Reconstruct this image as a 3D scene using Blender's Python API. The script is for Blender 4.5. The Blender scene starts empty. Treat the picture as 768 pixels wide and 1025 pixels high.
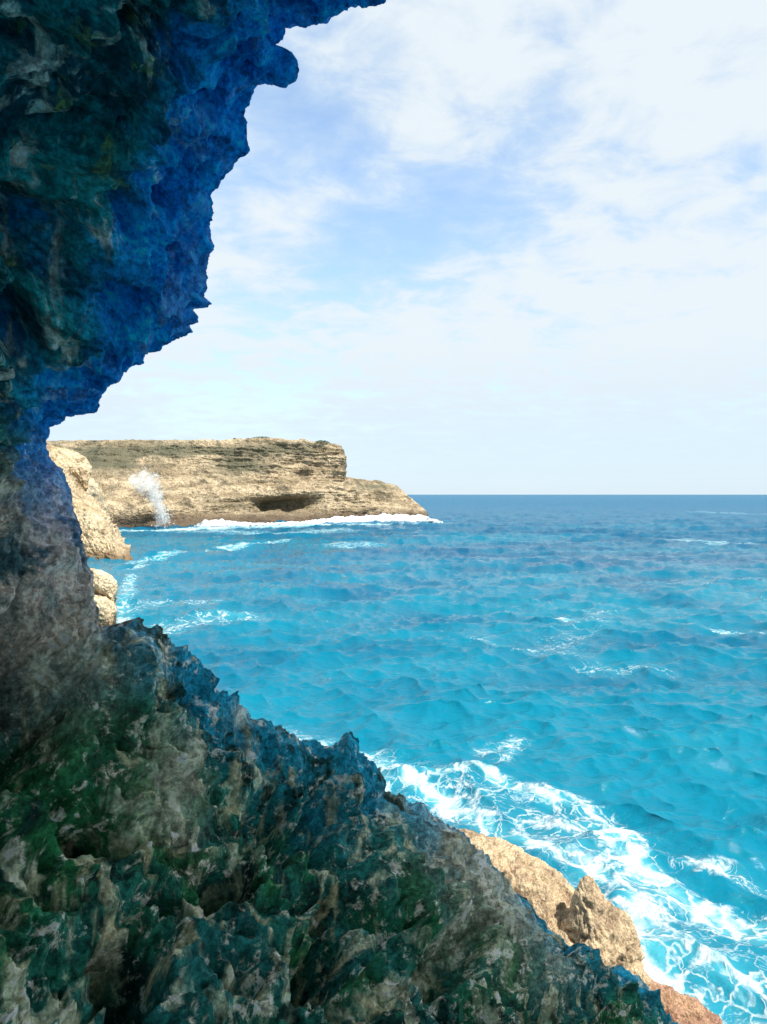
import bpy, math
import numpy as np
from mathutils import Vector

H = 8.0          # eye height above the sea (m)
F = 740.0        # focal length in photo pixels
rng = np.random.default_rng(7)

def P(px, py, d):
    """point at depth d (m) seen at photo position px, py"""
    return np.array([(px - 384.0) / F * d, d, H + (495.0 - py) / F * d])

def SEA(px, py):
    d = H * F / (py - 495.0)
    return np.array([(px - 384.0) / F * d, d])

# ------------------------------------------------------------------ numpy noise
_perm = np.random.default_rng(3).permutation(256).astype(np.int64)
_perm = np.concatenate([_perm, _perm, _perm])
_g = np.random.default_rng(5).normal(size=(256, 3)); _g /= np.linalg.norm(_g, axis=1)[:, None]

def perlin(p):
    i = np.floor(p).astype(np.int64); f = p - i; i &= 255
    u = f * f * f * (f * (f * 6 - 15) + 10)
    out = 0
    for dx in (0, 1):
        a = _perm[(i[:, 0] + dx) & 255]
        for dy in (0, 1):
            b = _perm[a + ((i[:, 1] + dy) & 255)]
            for dz in (0, 1):
                g = _g[_perm[b + ((i[:, 2] + dz) & 255)]]
                dot = g[:, 0] * (f[:, 0] - dx) + g[:, 1] * (f[:, 1] - dy) + g[:, 2] * (f[:, 2] - dz)
                w = (u[:, 0] if dx else 1 - u[:, 0]) * (u[:, 1] if dy else 1 - u[:, 1]) * (u[:, 2] if dz else 1 - u[:, 2])
                out = out + w * dot
    return out * 1.5

def fbm(p, octs=4, gain=.5, ridged=False):
    a, s, t = 1.0, 0.0, 0.0
    for k in range(octs):
        n = perlin(p * 2.03 ** k + 17.3 * k)
        if ridged: n = 1 - 2 * np.abs(n)
        s = s + a * n; t += a; a *= gain
    return s / t

def worley(p):
    i = np.floor(p).astype(np.int64); f = p - i
    d1 = np.full(len(p), 9.0); d2 = np.full(len(p), 9.0)
    for dx in (-1, 0, 1):
        for dy in (-1, 0, 1):
            for dz in (-1, 0, 1):
                h = _perm[_perm[_perm[(i[:, 0] + dx) & 255] + ((i[:, 1] + dy) & 255)] + ((i[:, 2] + dz) & 255)]
                o = np.stack([((h * 37 + 11) % 256) / 256.0, ((h * 91 + 57) % 256) / 256.0, ((h * 53 + 129) % 256) / 256.0], 1)
                v = o + (dx, dy, dz) - f
                d = np.sqrt((v * v).sum(1))
                d2 = np.minimum(d2, np.maximum(d1, d)); d1 = np.minimum(d1, d)
    return d1, d2

def smooth(x, a, b):
    t = np.clip((x - a) / (b - a), 0, 1); return t * t * (3 - 2 * t)

# ------------------------------------------------------------------ mesh helpers
COL = bpy.context.scene.collection

def grid_faces(nr, nc, r0=0, r1=None, wrap=False):
    r1 = nr if r1 is None else r1
    r = np.arange(r0, r1 - 1)[:, None]
    c = np.arange(nc if wrap else nc - 1)[None, :]
    c2 = (c + 1) % nc
    q = np.stack([r * nc + c, r * nc + c2, (r + 1) * nc + c2, (r + 1) * nc + c], -1)
    return q.reshape(-1, 4)

def mesh_obj(name, V, Q, mat, parent=None, attrs=None, smooth_shade=True):
    used, inv = np.unique(Q, return_inverse=True)
    V2 = V[used]; Q2 = inv.reshape(Q.shape)
    me = bpy.data.meshes.new(name)
    me.vertices.add(len(V2)); me.vertices.foreach_set('co', V2.astype(np.float32).ravel())
    k = Q2.shape[1]
    me.loops.add(Q2.size); me.loops.foreach_set('vertex_index', Q2.astype(np.int32).ravel())
    me.polygons.add(len(Q2))
    me.polygons.foreach_set('loop_start', np.arange(0, Q2.size, k, dtype=np.int32))
    me.polygons.foreach_set('loop_total', np.full(len(Q2), k, dtype=np.int32))
    me.polygons.foreach_set('use_smooth', np.full(len(Q2), smooth_shade, dtype=bool))
    me.update(calc_edges=True)
    for an, av in (attrs or {}).items():
        a = me.attributes.new(an, 'FLOAT', 'POINT'); a.data.foreach_set('value', av[used].astype(np.float32))
    me.materials.append(mat)
    o = bpy.data.objects.new(name, me); COL.objects.link(o)
    if parent: o.parent = parent; o.matrix_parent_inverse = parent.matrix_world.inverted()
    return o

def tag(o, label=None, cat=None, group=None, kind=None):
    if label: o['label'] = label
    if cat: o['category'] = cat
    if group: o['group'] = group
    if kind: o['kind'] = kind
    return o

def thing(name, loc, label, cat, group=None):
    o = bpy.data.objects.new(name, None); COL.objects.link(o); o.location = [float(v) for v in loc]
    o.empty_display_size = .3
    bpy.context.view_layer.update()
    return tag(o, label, cat, group)

def resample(keys, n, cols=None):
    """linear resample of key rows by arc length of the first columns"""
    K = np.array(keys, float)
    d = np.sqrt((np.diff(K[:, :2], axis=0) ** 2).sum(1)); t = np.concatenate([[0], np.cumsum(d)])
    s = np.linspace(0, t[-1], n)
    return np.stack([np.interp(s, t, K[:, c]) for c in range(K.shape[1])], 1), s, t

def blur(A, k, wrap=False):
    """smooth rows of A along axis 0 with a small box kernel applied twice"""
    for _ in range(2):
        B = np.pad(A, ((k, k),) + ((0, 0),) * (A.ndim - 1), mode='wrap' if wrap else 'edge')
        C = np.cumsum(np.concatenate([np.zeros((1,) + A.shape[1:]), B], 0), 0)
        A = (C[2 * k + 1:] - C[:-2 * k - 1]) / (2 * k + 1)
    return A

def grid_normals(V, nr, nc):
    G = V.reshape(nr, nc, 3)
    a = np.gradient(G, axis=0); b = np.gradient(G, axis=1)
    n = np.cross(b, a); l = np.linalg.norm(n, axis=2, keepdims=True)
    return (n / np.maximum(l, 1e-9)).reshape(-1, 3)

# ------------------------------------------------------------------ materials
class NT:
    def __init__(s, tree): s.t = tree; s.n = tree.nodes; s.l = tree.links
    def node(s, typ, **kw):
        n = s.n.new(typ)
        ins = kw.pop('ins', {})
        for k, v in kw.items(): setattr(n, k, v)
        for k, v in ins.items(): s.put(n.inputs[k], v)
        return n
    def put(s, sock, v):
        if isinstance(v, bpy.types.NodeSocket): s.l.new(v, sock)
        else: sock.default_value = v
    def math(s, op, a, b=0.0, clamp=False):
        n = s.node('ShaderNodeMath', operation=op, use_clamp=clamp); s.put(n.inputs[0], a); s.put(n.inputs[1], b); return n.outputs[0]
    def vmath(s, op, a, b=(0, 0, 0)):
        n = s.node('ShaderNodeVectorMath', operation=op); s.put(n.inputs[0], a); s.put(n.inputs[1], b); return n.outputs[0]
    def scale(s, v, xyz):
        return s.vmath('MULTIPLY', v, xyz)
    def noise(s, vec, scale, detail=4, rough=.55, dist=0.0, col=False):
        n = s.node('ShaderNodeTexNoise', ins={'Vector': vec, 'Scale': scale, 'Detail': detail, 'Roughness': rough, 'Distortion': dist})
        return n.outputs['Color' if col else 'Fac']
    def voro(s, vec, scale, feature='F1'):
        n = s.node('ShaderNodeTexVoronoi', feature=feature, ins={'Vector': vec, 'Scale': scale}); return n.outputs['Distance']
    def ramp(s, f, a, b, x=0.0, y=1.0):
        n = s.node('ShaderNodeMapRange', interpolation_type='SMOOTHSTEP'); s.put(n.inputs[0], f)
        for i, v in zip((1, 2, 3, 4), (a, b, x, y)): s.put(n.inputs[i], v)
        return n.outputs[0]
    def mix(s, f, a, b):
        n = s.node('ShaderNodeMix', data_type='RGBA'); s.put(n.inputs[0], f)
        for i, v in ((6, a), (7, b)): s.put(n.inputs[i], (v + (1,)) if isinstance(v, tuple) and len(v) == 3 else v)
        return n.outputs[2]
    def attr(s, name): return s.node('ShaderNodeAttribute', attribute_name=name).outputs['Fac']
    def pos(s): return s.node('ShaderNodeNewGeometry').outputs['Position']
    def bump(s, h, strength, dist, prev=None):
        n = s.node('ShaderNodeBump', ins={'Height': h, 'Strength': strength, 'Distance': dist})
        if prev is not None: s.put(n.inputs['Normal'], prev)
        return n.outputs[0]

def new_mat(name):
    m = bpy.data.materials.new(name); m.use_nodes = True
    t = NT(m.node_tree); t.n.clear()
    out = t.node('ShaderNodeOutputMaterial')
    b = t.node('ShaderNodeBsdfPrincipled'); t.l.new(b.outputs[0], out.inputs[0])
    return m, t, b, out

def cave_material():
    m, t, b, _ = new_mat('karst_rock')
    p = t.pos(); rim = t.attr('rim'); up = t.attr('upper'); pale_lit = t.attr('pale')
    big = t.noise(p, 1.1, 3, .6, .4); mid = t.noise(p, 4.0, 5, .65, .5); fine = t.noise(p, 18, 5, .7, .3)
    str_ = t.noise(t.scale(p, (7, 7, 2.2)), 1.0, 4, .6, .6)
    low = t.mix(t.ramp(big, .38, .62), (.018, .125, .045), (.014, .125, .115))
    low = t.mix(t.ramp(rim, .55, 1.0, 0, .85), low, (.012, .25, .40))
    dk = t.noise(t.vmath('ADD', p, (4, 9, 2)), 3.4, 6, .7, .6)
    low = t.mix(t.ramp(dk, .50, .60), low, (.006, .035, .030))
    brown = t.mix(t.ramp(mid, .3, .7), (.62, .52, .30), (.45, .52, .38))
    bmask = t.math('MULTIPLY', t.ramp(str_, .50, .66), t.ramp(rim, 1.0, .8, .2, .9))
    low = t.mix(bmask, low, brown)
    spots = t.math('MULTIPLY', t.ramp(fine, .49, .60), t.ramp(t.noise(p, 6.5, 5, .7, .5), .50, .60))
    low = t.mix(t.math('MULTIPLY', spots, .9), low, (.85, .76, .60))
    low = t.mix(t.math('MULTIPLY', pale_lit, t.ramp(mid, .25, .6, .3, 1.)), low, (.72, .64, .48))
    wl = t.mix(t.ramp(mid, .35, .62), (.22, .22, .20), (.66, .48, .38)); wl = t.mix(t.ramp(dk, .52, .62), wl, (.03, .08, .09))
    low = t.mix(t.math('MULTIPLY', t.attr('wall'), .85), low, wl)
    # overhang: blue lens glare painted in towards the lip, green and brown deeper in
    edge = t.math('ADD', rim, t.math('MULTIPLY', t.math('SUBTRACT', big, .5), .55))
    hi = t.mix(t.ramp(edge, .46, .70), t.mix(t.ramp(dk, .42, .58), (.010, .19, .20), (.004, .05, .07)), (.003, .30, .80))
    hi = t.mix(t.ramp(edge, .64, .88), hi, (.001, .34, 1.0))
    hi = t.mix(t.math('MULTIPLY', t.ramp(str_, .52, .66), t.ramp(edge, .85, .5, .15, .9)), hi, (.60, .52, .44))
    hi = t.mix(t.math('MULTIPLY', t.ramp(mid, .57, .68), t.ramp(edge, .7, .45, 0, .8)), hi, (.20, .26, .07))
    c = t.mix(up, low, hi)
    grit = t.math('MULTIPLY', t.ramp(t.noise(p, 34, 6, .75, .3), .36, .64, .75, 1.9), t.ramp(t.noise(p, 11, 5, .7, .5), .36, .62, .75, 1.5))
    grit = t.math('MULTIPLY', grit, t.ramp(t.math('MULTIPLY', up, t.ramp(edge, .6, .85)), 0, 1, 1.0, .62))
    gv = t.node('ShaderNodeCombineXYZ', ins={0: grit, 1: grit, 2: grit}).outputs[0]
    c = t.vmath('MINIMUM', t.vmath('MULTIPLY', c, gv), (1.0, .95, .98))
    c = t.mix(t.attr('deep'), c, (.72, .66, .56))  # unseen inner rows made pale to bounce light onto the visible rock
    t.put(b.inputs['Base Color'], c)
    t.put(b.inputs['Roughness'], t.ramp(fine, .3, .7, .8, 1.0)); b.inputs['Specular IOR Level'].default_value = .15
    n0 = t.bump(t.noise(p, 10, 6, .7, .5), .8, .05); n1 = t.bump(t.noise(p, 30, 6, .72, .4), .9, .022, n0)
    n2 = t.bump(t.voro(t.vmath('ADD', p, t.scale(t.noise(p, 20, 3, .6, 0, True), (.04,) * 3)), 46), .45, .012, n1)
    t.put(b.inputs['Normal'], n2)
    return m

def tan_material(name, c0, c1, c2, sc=1.0, bumpd=.05, strata=1.0, wet=None, green=None):
    """limestone: c0 pale, c1 mid, c2 dark stain; sc = features per metre factor"""
    m, t, b, _ = new_mat(name)
    p = t.pos()
    w = t.vmath('ADD', p, t.scale(t.noise(p, .6 * sc, 3, .5, 0, True), (1.2 / sc,) * 3))
    st = t.noise(t.scale(w, (.25 * sc, .25 * sc, 1.6 * sc * strata)), 1.0, 6, .65, .3)
    bl = t.noise(p, .9 * sc, 6, .65, .3); fi = t.noise(p, 9 * sc, 5, .7, .2)
    c = t.mix(t.ramp(st, .36, .62), c1, c0)
    c = t.mix(t.math('MULTIPLY', t.ramp(bl, .50, .66), .85), c, c2)
    c = t.mix(t.ramp(fi, .56, .72, 0, .55), c, c2)
    grit = t.math('MULTIPLY', t.ramp(t.noise(p, 16 * sc, 6, .75, .3), .36, .62, .62, 1.3), t.ramp(t.noise(p, 4.5 * sc, 5, .7, .5), .36, .60, .72, 1.2))
    c = t.vmath('MULTIPLY', c, t.node('ShaderNodeCombineXYZ', ins={0: grit, 1: grit, 2: grit}).outputs[0])
    if green:
        g = t.math('MULTIPLY', t.ramp(t.noise(p, .45 * sc, 5, .65, .4), .36, .54), t.attr('green'), True)
        g = t.math('MAXIMUM', g, t.math('MULTIPLY', t.ramp(t.attr('green'), .75, 1.0), .9))
        c = t.mix(g, c, green)
    if wet:
        z = t.node('ShaderNodeSeparateXYZ', ins={0: p}).outputs[2]
        zz = t.math('ADD', z, t.math('MULTIPLY', t.math('SUBTRACT', bl, .5), 3))
        c = t.mix(t.ramp(zz, wet[1], wet[0], 0, .85), c, wet[2])
    t.put(b.inputs['Base Color'], c); b.inputs['Roughness'].default_value = .85
    b.inputs['Specular IOR Level'].default_value = .2
    n1 = t.bump(t.noise(p, 3.2 * sc, 7, .7, .3), .8, bumpd)
    n2 = t.bump(t.voro(t.vmath('ADD', p, t.scale(t.noise(p, 5 * sc, 3, .6, 0, True), (.15 / sc,) * 3)), 9 * sc), .8, bumpd * .5, n1)
    t.put(b.inputs['Normal'], n2)
    return m

def sea_material():
    m, t, b, _ = new_mat('sea_water')
    p = t.pos(); foam = t.attr('foam'); shal = t.attr('shallow'); far = t.attr('far')
    flat = t.scale(p, (1, 1, 0))
    big = t.noise(t.scale(flat, (.035, .11, 0)), 1.0, 4, .6, .3)
    deep = t.mix(t.ramp(big, .35, .65), (.000, .066, .152), (.000, .112, .205))
    deep = t.mix(shal, deep, (.001, .185, .280))
    deep = t.mix(far, deep, (.000, .105, .215))
    warp = t.vmath('ADD', flat, t.scale(t.vmath('SUBTRACT', t.noise(flat, .8, 4, .6, 0, True), (.5, .5, .5)), (1.5, 1.5, 0)))
    v1 = t.voro(warp, .75, 'DISTANCE_TO_EDGE'); v2 = t.voro(t.vmath('ADD', warp, (7.3, 3.1, 0)), 2.3, 'DISTANCE_TO_EDGE')
    nz = t.noise(warp, 1.3, 7, .68, .3); nf = t.noise(flat, 7, 5, .7, .4)
    lace = t.math('MAXIMUM', t.ramp(v1, t.math('MULTIPLY', foam, .26), 0.0),
                  t.math('MULTIPLY', t.ramp(v2, t.math('MULTIPLY', foam, .20), 0.0), .75))
    rd = t.math('ABSOLUTE', t.math('SUBTRACT', t.noise(t.scale(warp, (.7, 1.1, 0)), 1.0, 5, .6, .6), .5))
    lace2 = t.math('MULTIPLY', t.ramp(rd, t.math('MULTIPLY', foam, .10), 0.0), .9)
    midr = t.attr('mid'); lace = t.math('ADD', t.math('MULTIPLY', lace, t.math('SUBTRACT', 1.0, midr)), t.math('MULTIPLY', lace2, t.math('ADD', t.math('MULTIPLY', midr, .6), .4)), True)
    solid = t.ramp(t.math('ADD', t.math('MULTIPLY', foam, 1.15), t.math('MULTIPLY', t.math('SUBTRACT', nz, .5), 2.2)), .84, 1.12)
    lace = t.math('MULTIPLY', lace, t.ramp(t.math('ADD', nf, t.math('MULTIPLY', foam, .35)), .42, .66))
    lace = t.math('MULTIPLY', lace, t.ramp(foam, .05, .3))
    fm = t.math('MAXIMUM', lace, solid, True)
    aer = t.math('MULTIPLY', t.ramp(foam, .05, .8), t.ramp(nz, .25, .7, .25, .75))
    wc = t.mix(aer, deep, (.10, .46, .54))
    c = t.mix(fm, wc, t.mix(t.ramp(t.noise(warp, 3.5, 6, .7), .35, .62), (.36, .52, .60), (.64, .69, .73)))
    t.put(b.inputs['Base Color'], c)
    t.put(b.inputs['Roughness'], t.math('MAXIMUM', t.math('MULTIPLY', fm, .8), t.ramp(far, 0, 1, .07, .22)))
    t.put(b.inputs['IOR'], t.ramp(far, 0, .3, 1.26, 1.06))
    t.put(b.inputs['Specular IOR Level'], t.math('MULTIPLY', t.ramp(fm, 0, 1, .32, .1), t.ramp(far, 0, .35, 1.0, .2)))
    rip = t.noise(t.scale(flat, (1.5, 2.6, 1)), 1.0, 6, .62, .5)
    rip2 = t.noise(t.scale(flat, (.45, 1.1, 1)), 1.0, 4, .6, .4)
    n0 = t.bump(rip2, .5, .35)
    n1 = t.bump(rip, .6, .13, n0)
    n2 = t.bump(t.math('ADD', t.math('MULTIPLY', nf, .6), fm), .5, .05, n1)
    t.put(b.inputs['Normal'], n2)
    return m

def foam_material():
    m, t, b, _ = new_mat('white_foam')
    p = t.pos(); n = t.noise(p, 1.4, 6, .7, .3)
    t.put(b.inputs['Base Color'], t.mix(t.ramp(n, .35, .6), (.56, .66, .70), (.74, .76, .78)))
    b.inputs['Roughness'].default_value = .9; b.inputs['Specular IOR Level'].default_value = .1
    t.put(b.inputs['Normal'], t.bump(n, .8, .3))
    return m

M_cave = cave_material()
M_out = tan_material('sunlit_limestone', (.50, .39, .255), (.38, .28, .18), (.21, .15, .10), 3.0, .035, .5)
M_red = tan_material('reddish_limestone', (.38, .24, .15), (.24, .13, .10), (.10, .045, .05), 3.0, .03, .5)
M_head = tan_material('headland_limestone', (.50, .41, .28), (.26, .205, .13), (.10, .085, .06), .22, .8, 1.3,
                      wet=(1.2, 4.0, (.10, .072, .05)), green=(.125, .125, .085))
M_shore = tan_material('shore_limestone', (.60, .50, .35), (.46, .36, .22), (.24, .18, .11), .45, .28, .9, wet=(.3, 1.2, (.16, .10, .05)))
M_foam = foam_material()

# ------------------------------------------------------------------ the cave rock
# rim of the opening: photo x, y, depth in metres; upper flag; then a ring just outside the frame (x, y, depth)
rim_vis = [  # upper right, down the left side, along the foreground crest
 (381,-4,2.5),(372,4,2.5),(362,5,2.5),(352,2,2.5),(343,9,2.5),(331,17,2.52),(308,19,2.55),(287,23,2.6),(283,18,2.6),(284,26,2.6),(281,35,2.6),
 (271,45,2.62),(270,49,2.62),(278,53,2.6),(292,51,2.6),(296,60,2.6),(295,75,2.62),(290,79,2.63),(268,82,2.65),(262,79,2.66),(253,81,2.68),
 (252,90,2.7),(248,102,2.72),(241,113,2.75),(247,120,2.75),(245,135,2.78),(247,148,2.8),(240,155,2.82),(228,160,2.84),(222,176,2.88),
 (212,188,2.9),(210,195,2.92),(213,215,2.95),(208,228,3),(209,240,3),(212,250,3),(204,260,3.02),(204,275,3.05),(207,288,3.06),(202,296,3.08),(210,303,3.1),
 (193,309,3.1),(198,322,3.12),(188,325,3.14),(193,331,3.15),(175,336,3.2),(160,347,3.25),(145,353,3.3),(143,364,3.32),(125,367,3.4),
 (123,373,3.4),(112,381,3.5),(100,392,3.55),(93,411,3.6),(85,414,3.65),(65,414,3.7),(60,419,3.75),(45,424,3.8),(49,432,3.8),(40,440,3.85),
 (42,455,3.8),(47,462,3.75),(58,470,3.7),(65,485,3.7),(70,500,3.65),(73,515,3.6),(80,530,3.6),(77,540,3.55),(83,552,3.5),(85,565,3.5),
 (90,575,3.45),(92,590,3.4),(90,600,3.4),(95,610,3.35),(97,625,3.3),(103,632,3.3),(112,632,3.2),(118,625,3.2),(125,628,3.2),(131,622,3.2),(138,618,3.2),(145,632,3.2),
 (150,632,3.22),(156,627,3.24),(161,637,3.25),(170,643,3.3),(173,650,3.3),(185,647,3.3),(188,654,3.32),(195,658,3.35),(199,668,3.38),(206,674,3.4),
 (216,679,3.4),(217,684,3.42),(213,690,3.44),(218,698,3.45),(224,692,3.46),(228,700,3.48),(236,694,3.5),(240,706,3.5),(243,712,3.55),(250,722,3.6),
 (262,723,3.62),(275,730,3.66),(290,735,3.7),(303,744,3.75),(315,743,3.78),(325,748,3.8),(338,748,3.84),(342,740,3.86),(350,735,3.88),(358,745,3.9),
 (359,757,3.92),(372,764,3.95),(380,772,4),(386,783,4),(383,793,4.05),(395,800,4.1),(402,796,4.1),(410,806,4.15),(425,807,4.2),(432,818,4.25),
 (445,828,4.3),(458,833,4.35),(470,842,4.4),(473,855,4.45),(490,857,4.5),(493,870,4.55),(505,880,4.6),(510,893,4.65),(528,903,4.7),(536,918,4.72),(545,924,4.75),
 (548,938,4.8),(562,944,4.82),(572,958,4.9),(590,962,4.95),(604,972,5),(622,972,5.05),(640,980,5.1),(648,992,5.15),(660,1008,5.2),(668,1022,5.2),(690,1050,5.2)]
rim_off = [(760,1130,4.6),(900,1230,4),(1150,1250,3.4),(1450,1000,3),(1600,550,2.7),(1550,50,2.5),(1300,-350,2.4),(950,-700,2.3),(620,-620,2.4),(440,-420,2.45)]

# control rings at matching places: inner ring just outside the picture
def ring_for(px, py):
    return None
n_vis = 1300
R, s_vis, t_vis = resample(rim_vis, n_vis)
Roff, _, _ = resample([rim_vis[-1]] + rim_off + [rim_vis[0]], 160)
Roff = Roff[1:-1]
rimpx = np.vstack([R, Roff]); nt = len(rimpx)
rim3 = P(rimpx[:, 0], rimpx[:, 1], rimpx[:, 2]).T
# inner ring keys: (index by rim pixel anchor) -> ring pixel and depth
anch = [((381,-4),(330,-330,1.7)), ((253,81),(-60,-260,1.6)), ((207,288),(-230,40,1.65)), ((93,411),(-260,330,1.75)), ((42,455),(-240,470,1.9)),
        ((92,590),(-230,700,1.75)), ((138,618),(-200,960,1.7)), ((243,712),(-60,1120,1.72)), ((380,772),(190,1170,1.75)),
        ((505,880),(400,1190,1.9)), ((604,972),(570,1200,2.3)), ((690,1050),(700,1230,2.6))]
idx = [int(np.argmin((R[:, 0] - a[0][0]) ** 2 + (R[:, 1] - a[0][1]) ** 2)) for a in anch]
ringk = [P(*a[1]) for a in anch]
tt = np.arange(nt); kt = idx + [n_vis + 30, n_vis + 60, n_vis + 85, n_vis + 110, n_vis + 135, nt]
extra = [P(1000,1500,1.9), P(1900,1100,1.5), P(2200,400,1.2), P(1900,-500,1.2), P(1000,-900,1.4), ringk[0]]
ringk = np.array(ringk + extra)
Q1 = np.stack([np.interp(tt, kt, ringk[:, c]) for c in range(3)], 1)
Q1 = np.vstack([Q1[-40:], Q1, Q1[:40]]); Q1 = blur(Q1, 35)[40:-40]
cen = np.array([0.2, 0.0, H + .2])
dirr = Q1 - cen; dirr[:, 1] = 0; dirr /= np.linalg.norm(dirr, axis=1)[:, None]
Q2 = cen + dirr * np.array([2.4, 0, 1.9]) + np.array([0, -1.0, 0])
Q3 = cen + dirr * .05 + np.array([0, -3.6, 0])
# smooth direction field for the rim lip
out_dir = rim3 - np.array([0.6, 0, H]) ; out_dir[:, 1] = 0
out_dir /= np.linalg.norm(out_dir, axis=1)[:, None]
out_dir = blur(out_dir, 25, True); out_dir /= np.linalg.norm(out_dir, axis=1)[:, None]
rs = blur(rim3, 12, True)

rows = []; rimv = []; small = []
n_in, n_mid = 340, 30
def lerp(a, b, u): return a + (b - a) * u
for k in range(n_in):
    u = k / (n_in - 1); 
    mixr = smooth(np.array(u), 0, .16)
    A = rim3 * (1 - mixr) + rs * mixr
    # bulge: the face first stays in the plane of the lip, then turns towards the viewer
    base = lerp(A, Q1, u) + out_dir * 0.0
    bul = math.sin(math.pi * min(1, u * 1.0)) * .22
    base = base + np.array([0, 1, 0]) * bul
    rows.append(base); rimv.append(1 - u)
for k in range(1, n_mid + 1):
    u = .8 * k / n_mid; rows.append(lerp(Q1, Q2, u)); rimv.append(0 * u)
# cave back cut open behind the viewer to let in fill light
front = []
n_out = 90                       # the outer side of the rock, away from the viewer
for k in range(n_out, 0, -1):
    u = (k / n_out) ** 1.6
    o = out_dir * (5.5 * u) + np.array([0, 1, 0]) * (0.32 * math.sin(min(1, u * 14) * math.pi / 2) + 1.4 * u)
    A = rim3 * max(0, 1 - u * 30) + rs * min(1, u * 30)
    front.append(A + o)
rows = front + rows
rimv = [1.0] * n_out + rimv
G = np.array(rows); nr = len(rows)
V = G.reshape(-1, 3); RV = np.repeat(np.array(rimv), nt)
Gs = G.copy(); 
for _ in range(2):
    pass
# stable normals from a smoothed copy
Gb = blur(np.transpose(G, (1, 0, 2)), 30, True).transpose(1, 0, 2); Gb = blur(Gb, 10)
N = grid_normals(Gb.reshape(-1, 3), nr, nt)
# make the normals face the hollow (the opening axis)
toC = np.array([0.3, 0.5, H]) - V
inner = (np.arange(nr) >= n_out)[:, None].repeat(nt, 1).ravel()
flip = (np.sum(N * toC, 1) < 0) & inner; N[flip] *= -1
flip2 = (np.sum(N * toC, 1) > 0) & ~inner; N[flip2] *= -1
core = smooth(1 - RV, .0, .22)             # 0 at the lip, 1 inside
tcol = np.tile(np.arange(nt), nr)
lowmask = smooth(tcol.astype(float), idx[5] - 40, idx[6]) * (1 - smooth(tcol.astype(float), n_vis - 1, n_vis + 40))
# warp
W = V + .16 * np.stack([fbm(V * 2.2, 3), fbm(V * 2.2 + 31, 3), fbm(V * 2.2 + 67, 3)], 1)
w1a, w1b = worley(W * np.array([2.6, 2.6, 1.7]))
w2a, w2b = worley(W * np.array([8.0, 8.0, 5.5]) + 9)
w3a, w3b = worley(W * 21 + 4)
r1 = fbm(W * 1.3 + 5, 3)
r2 = fbm(W * np.array([5.5, 5.5, 3.4]), 5, .55, True)
cav = smooth(fbm(W * np.array([1.6, 1.6, 1.2]) + 40, 3), .12, .42)        # deep hollows
w4a, w4b = worley(W * np.array([14, 14, 9]) + 21)
D = core * (.17 * r1 + .17 * (w1a - .55) - .22 * cav) + (.35 + .65 * core) * (.075 * (r2 - .25)) \
    + (.3 + .7 * core) * .12 * (w2a - .5) + (.25 + .75 * core) * .07 * (w4a - .5) + (.010 + .022 * core) * (w3a - .5) + .016 * core * fbm(W * 14 + 8, 4, .62, True) - .08 * core * smooth(fbm(W * 6 + 2, 3), .15, .4)
D *= np.where(inner, 1, .7)
wx = fbm(V * 7 + 50, 3, .6)
for (px, py, dep, rx, ry, dd) in [(100,838,2.25,38,24,.42),(350,925,3.0,26,55,.5),(325,965,2.6,40,34,.3),(232,878,2.7,26,22,.35),(40,705,2.6,48,60,.40),(20,640,2.7,22,50,.25),(125,990,1.75,34,60,.35),
      (285,815,3.1,30,40,.35),(335,815,3.4,22,44,.3),(170,905,2.2,26,20,.22),(45,240,2.3,46,48,.40),(120,300,2.6,30,26,.2),(20,330,2.1,22,40,.25),(455,955,3.6,26,34,.3),(585,1005,4.7,40,22,.2),(205,640,3.3,16,12,.12)]:
    X_ = V[:, 0] / np.maximum(V[:, 1], .3) * F + 384; Y_ = 495 - (V[:, 2] - H) / np.maximum(V[:, 1], .3) * F
    q_ = np.sqrt(((X_ - px) / rx) ** 2 + ((Y_ - py) / ry) ** 2) + .55 * wx
    D = D - dd * core * (1 - smooth(q_, .55, 1.15)) * (V[:, 1] > .8)
V = V + N * D[:, None]
# spiky crest along the foreground lip: push lip vertices outwards by sharp fine noise
lip = np.exp(-((np.arange(nr) - n_out) / 9.0) ** 2)[:, None].repeat(nt, 1).ravel()
sp = fbm(W * 16 + 3, 3, .6, True)
od = np.tile(out_dir, (nr, 1))
V = V - od * (lip * (sp - .35) * (.020 + .016 * lowmask))[:, None]
# attributes
tf = tcol.astype(float)
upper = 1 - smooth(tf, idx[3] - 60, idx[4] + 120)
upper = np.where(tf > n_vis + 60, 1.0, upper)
cavepale = np.zeros(len(V))
def blob(px, py, d, r): 
    c = P(px, py, d); return np.exp(-(((V - c) ** 2).sum(1)) / r ** 2)
for a in [(470,890,4.0,.35),(500,915,4.2,.3),(455,860,4.1,.25),(430,900,3.7,.2),(240,716,3.5,.05),(520,945,4.3,.22),(190,780,2.9,.16),(20,560,3.2,.4),(50,640,2.9,.25)]:
    cavepale = np.maximum(cavepale, blob(*a))  # tan rock patches, plus the sunlit crest tip painted pale
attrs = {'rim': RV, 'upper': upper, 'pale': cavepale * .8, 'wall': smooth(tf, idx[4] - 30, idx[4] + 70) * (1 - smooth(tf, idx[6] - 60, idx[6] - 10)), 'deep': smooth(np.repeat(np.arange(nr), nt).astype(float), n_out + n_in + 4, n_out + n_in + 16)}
M_wall = None
Qf = grid_faces(nr, nt, wrap=True)
qc = np.minimum(Qf[:, 0] % nt, Qf[:, 1] % nt)
qc = Qf[:, 0] % nt
cave = thing('cave_rock', (0, 0, H - 1.6), 'dark jagged sea cave rock framing the view along the left side and bottom', 'rock')
sA, sB = idx[4] - 20, idx[6] - 25
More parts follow.
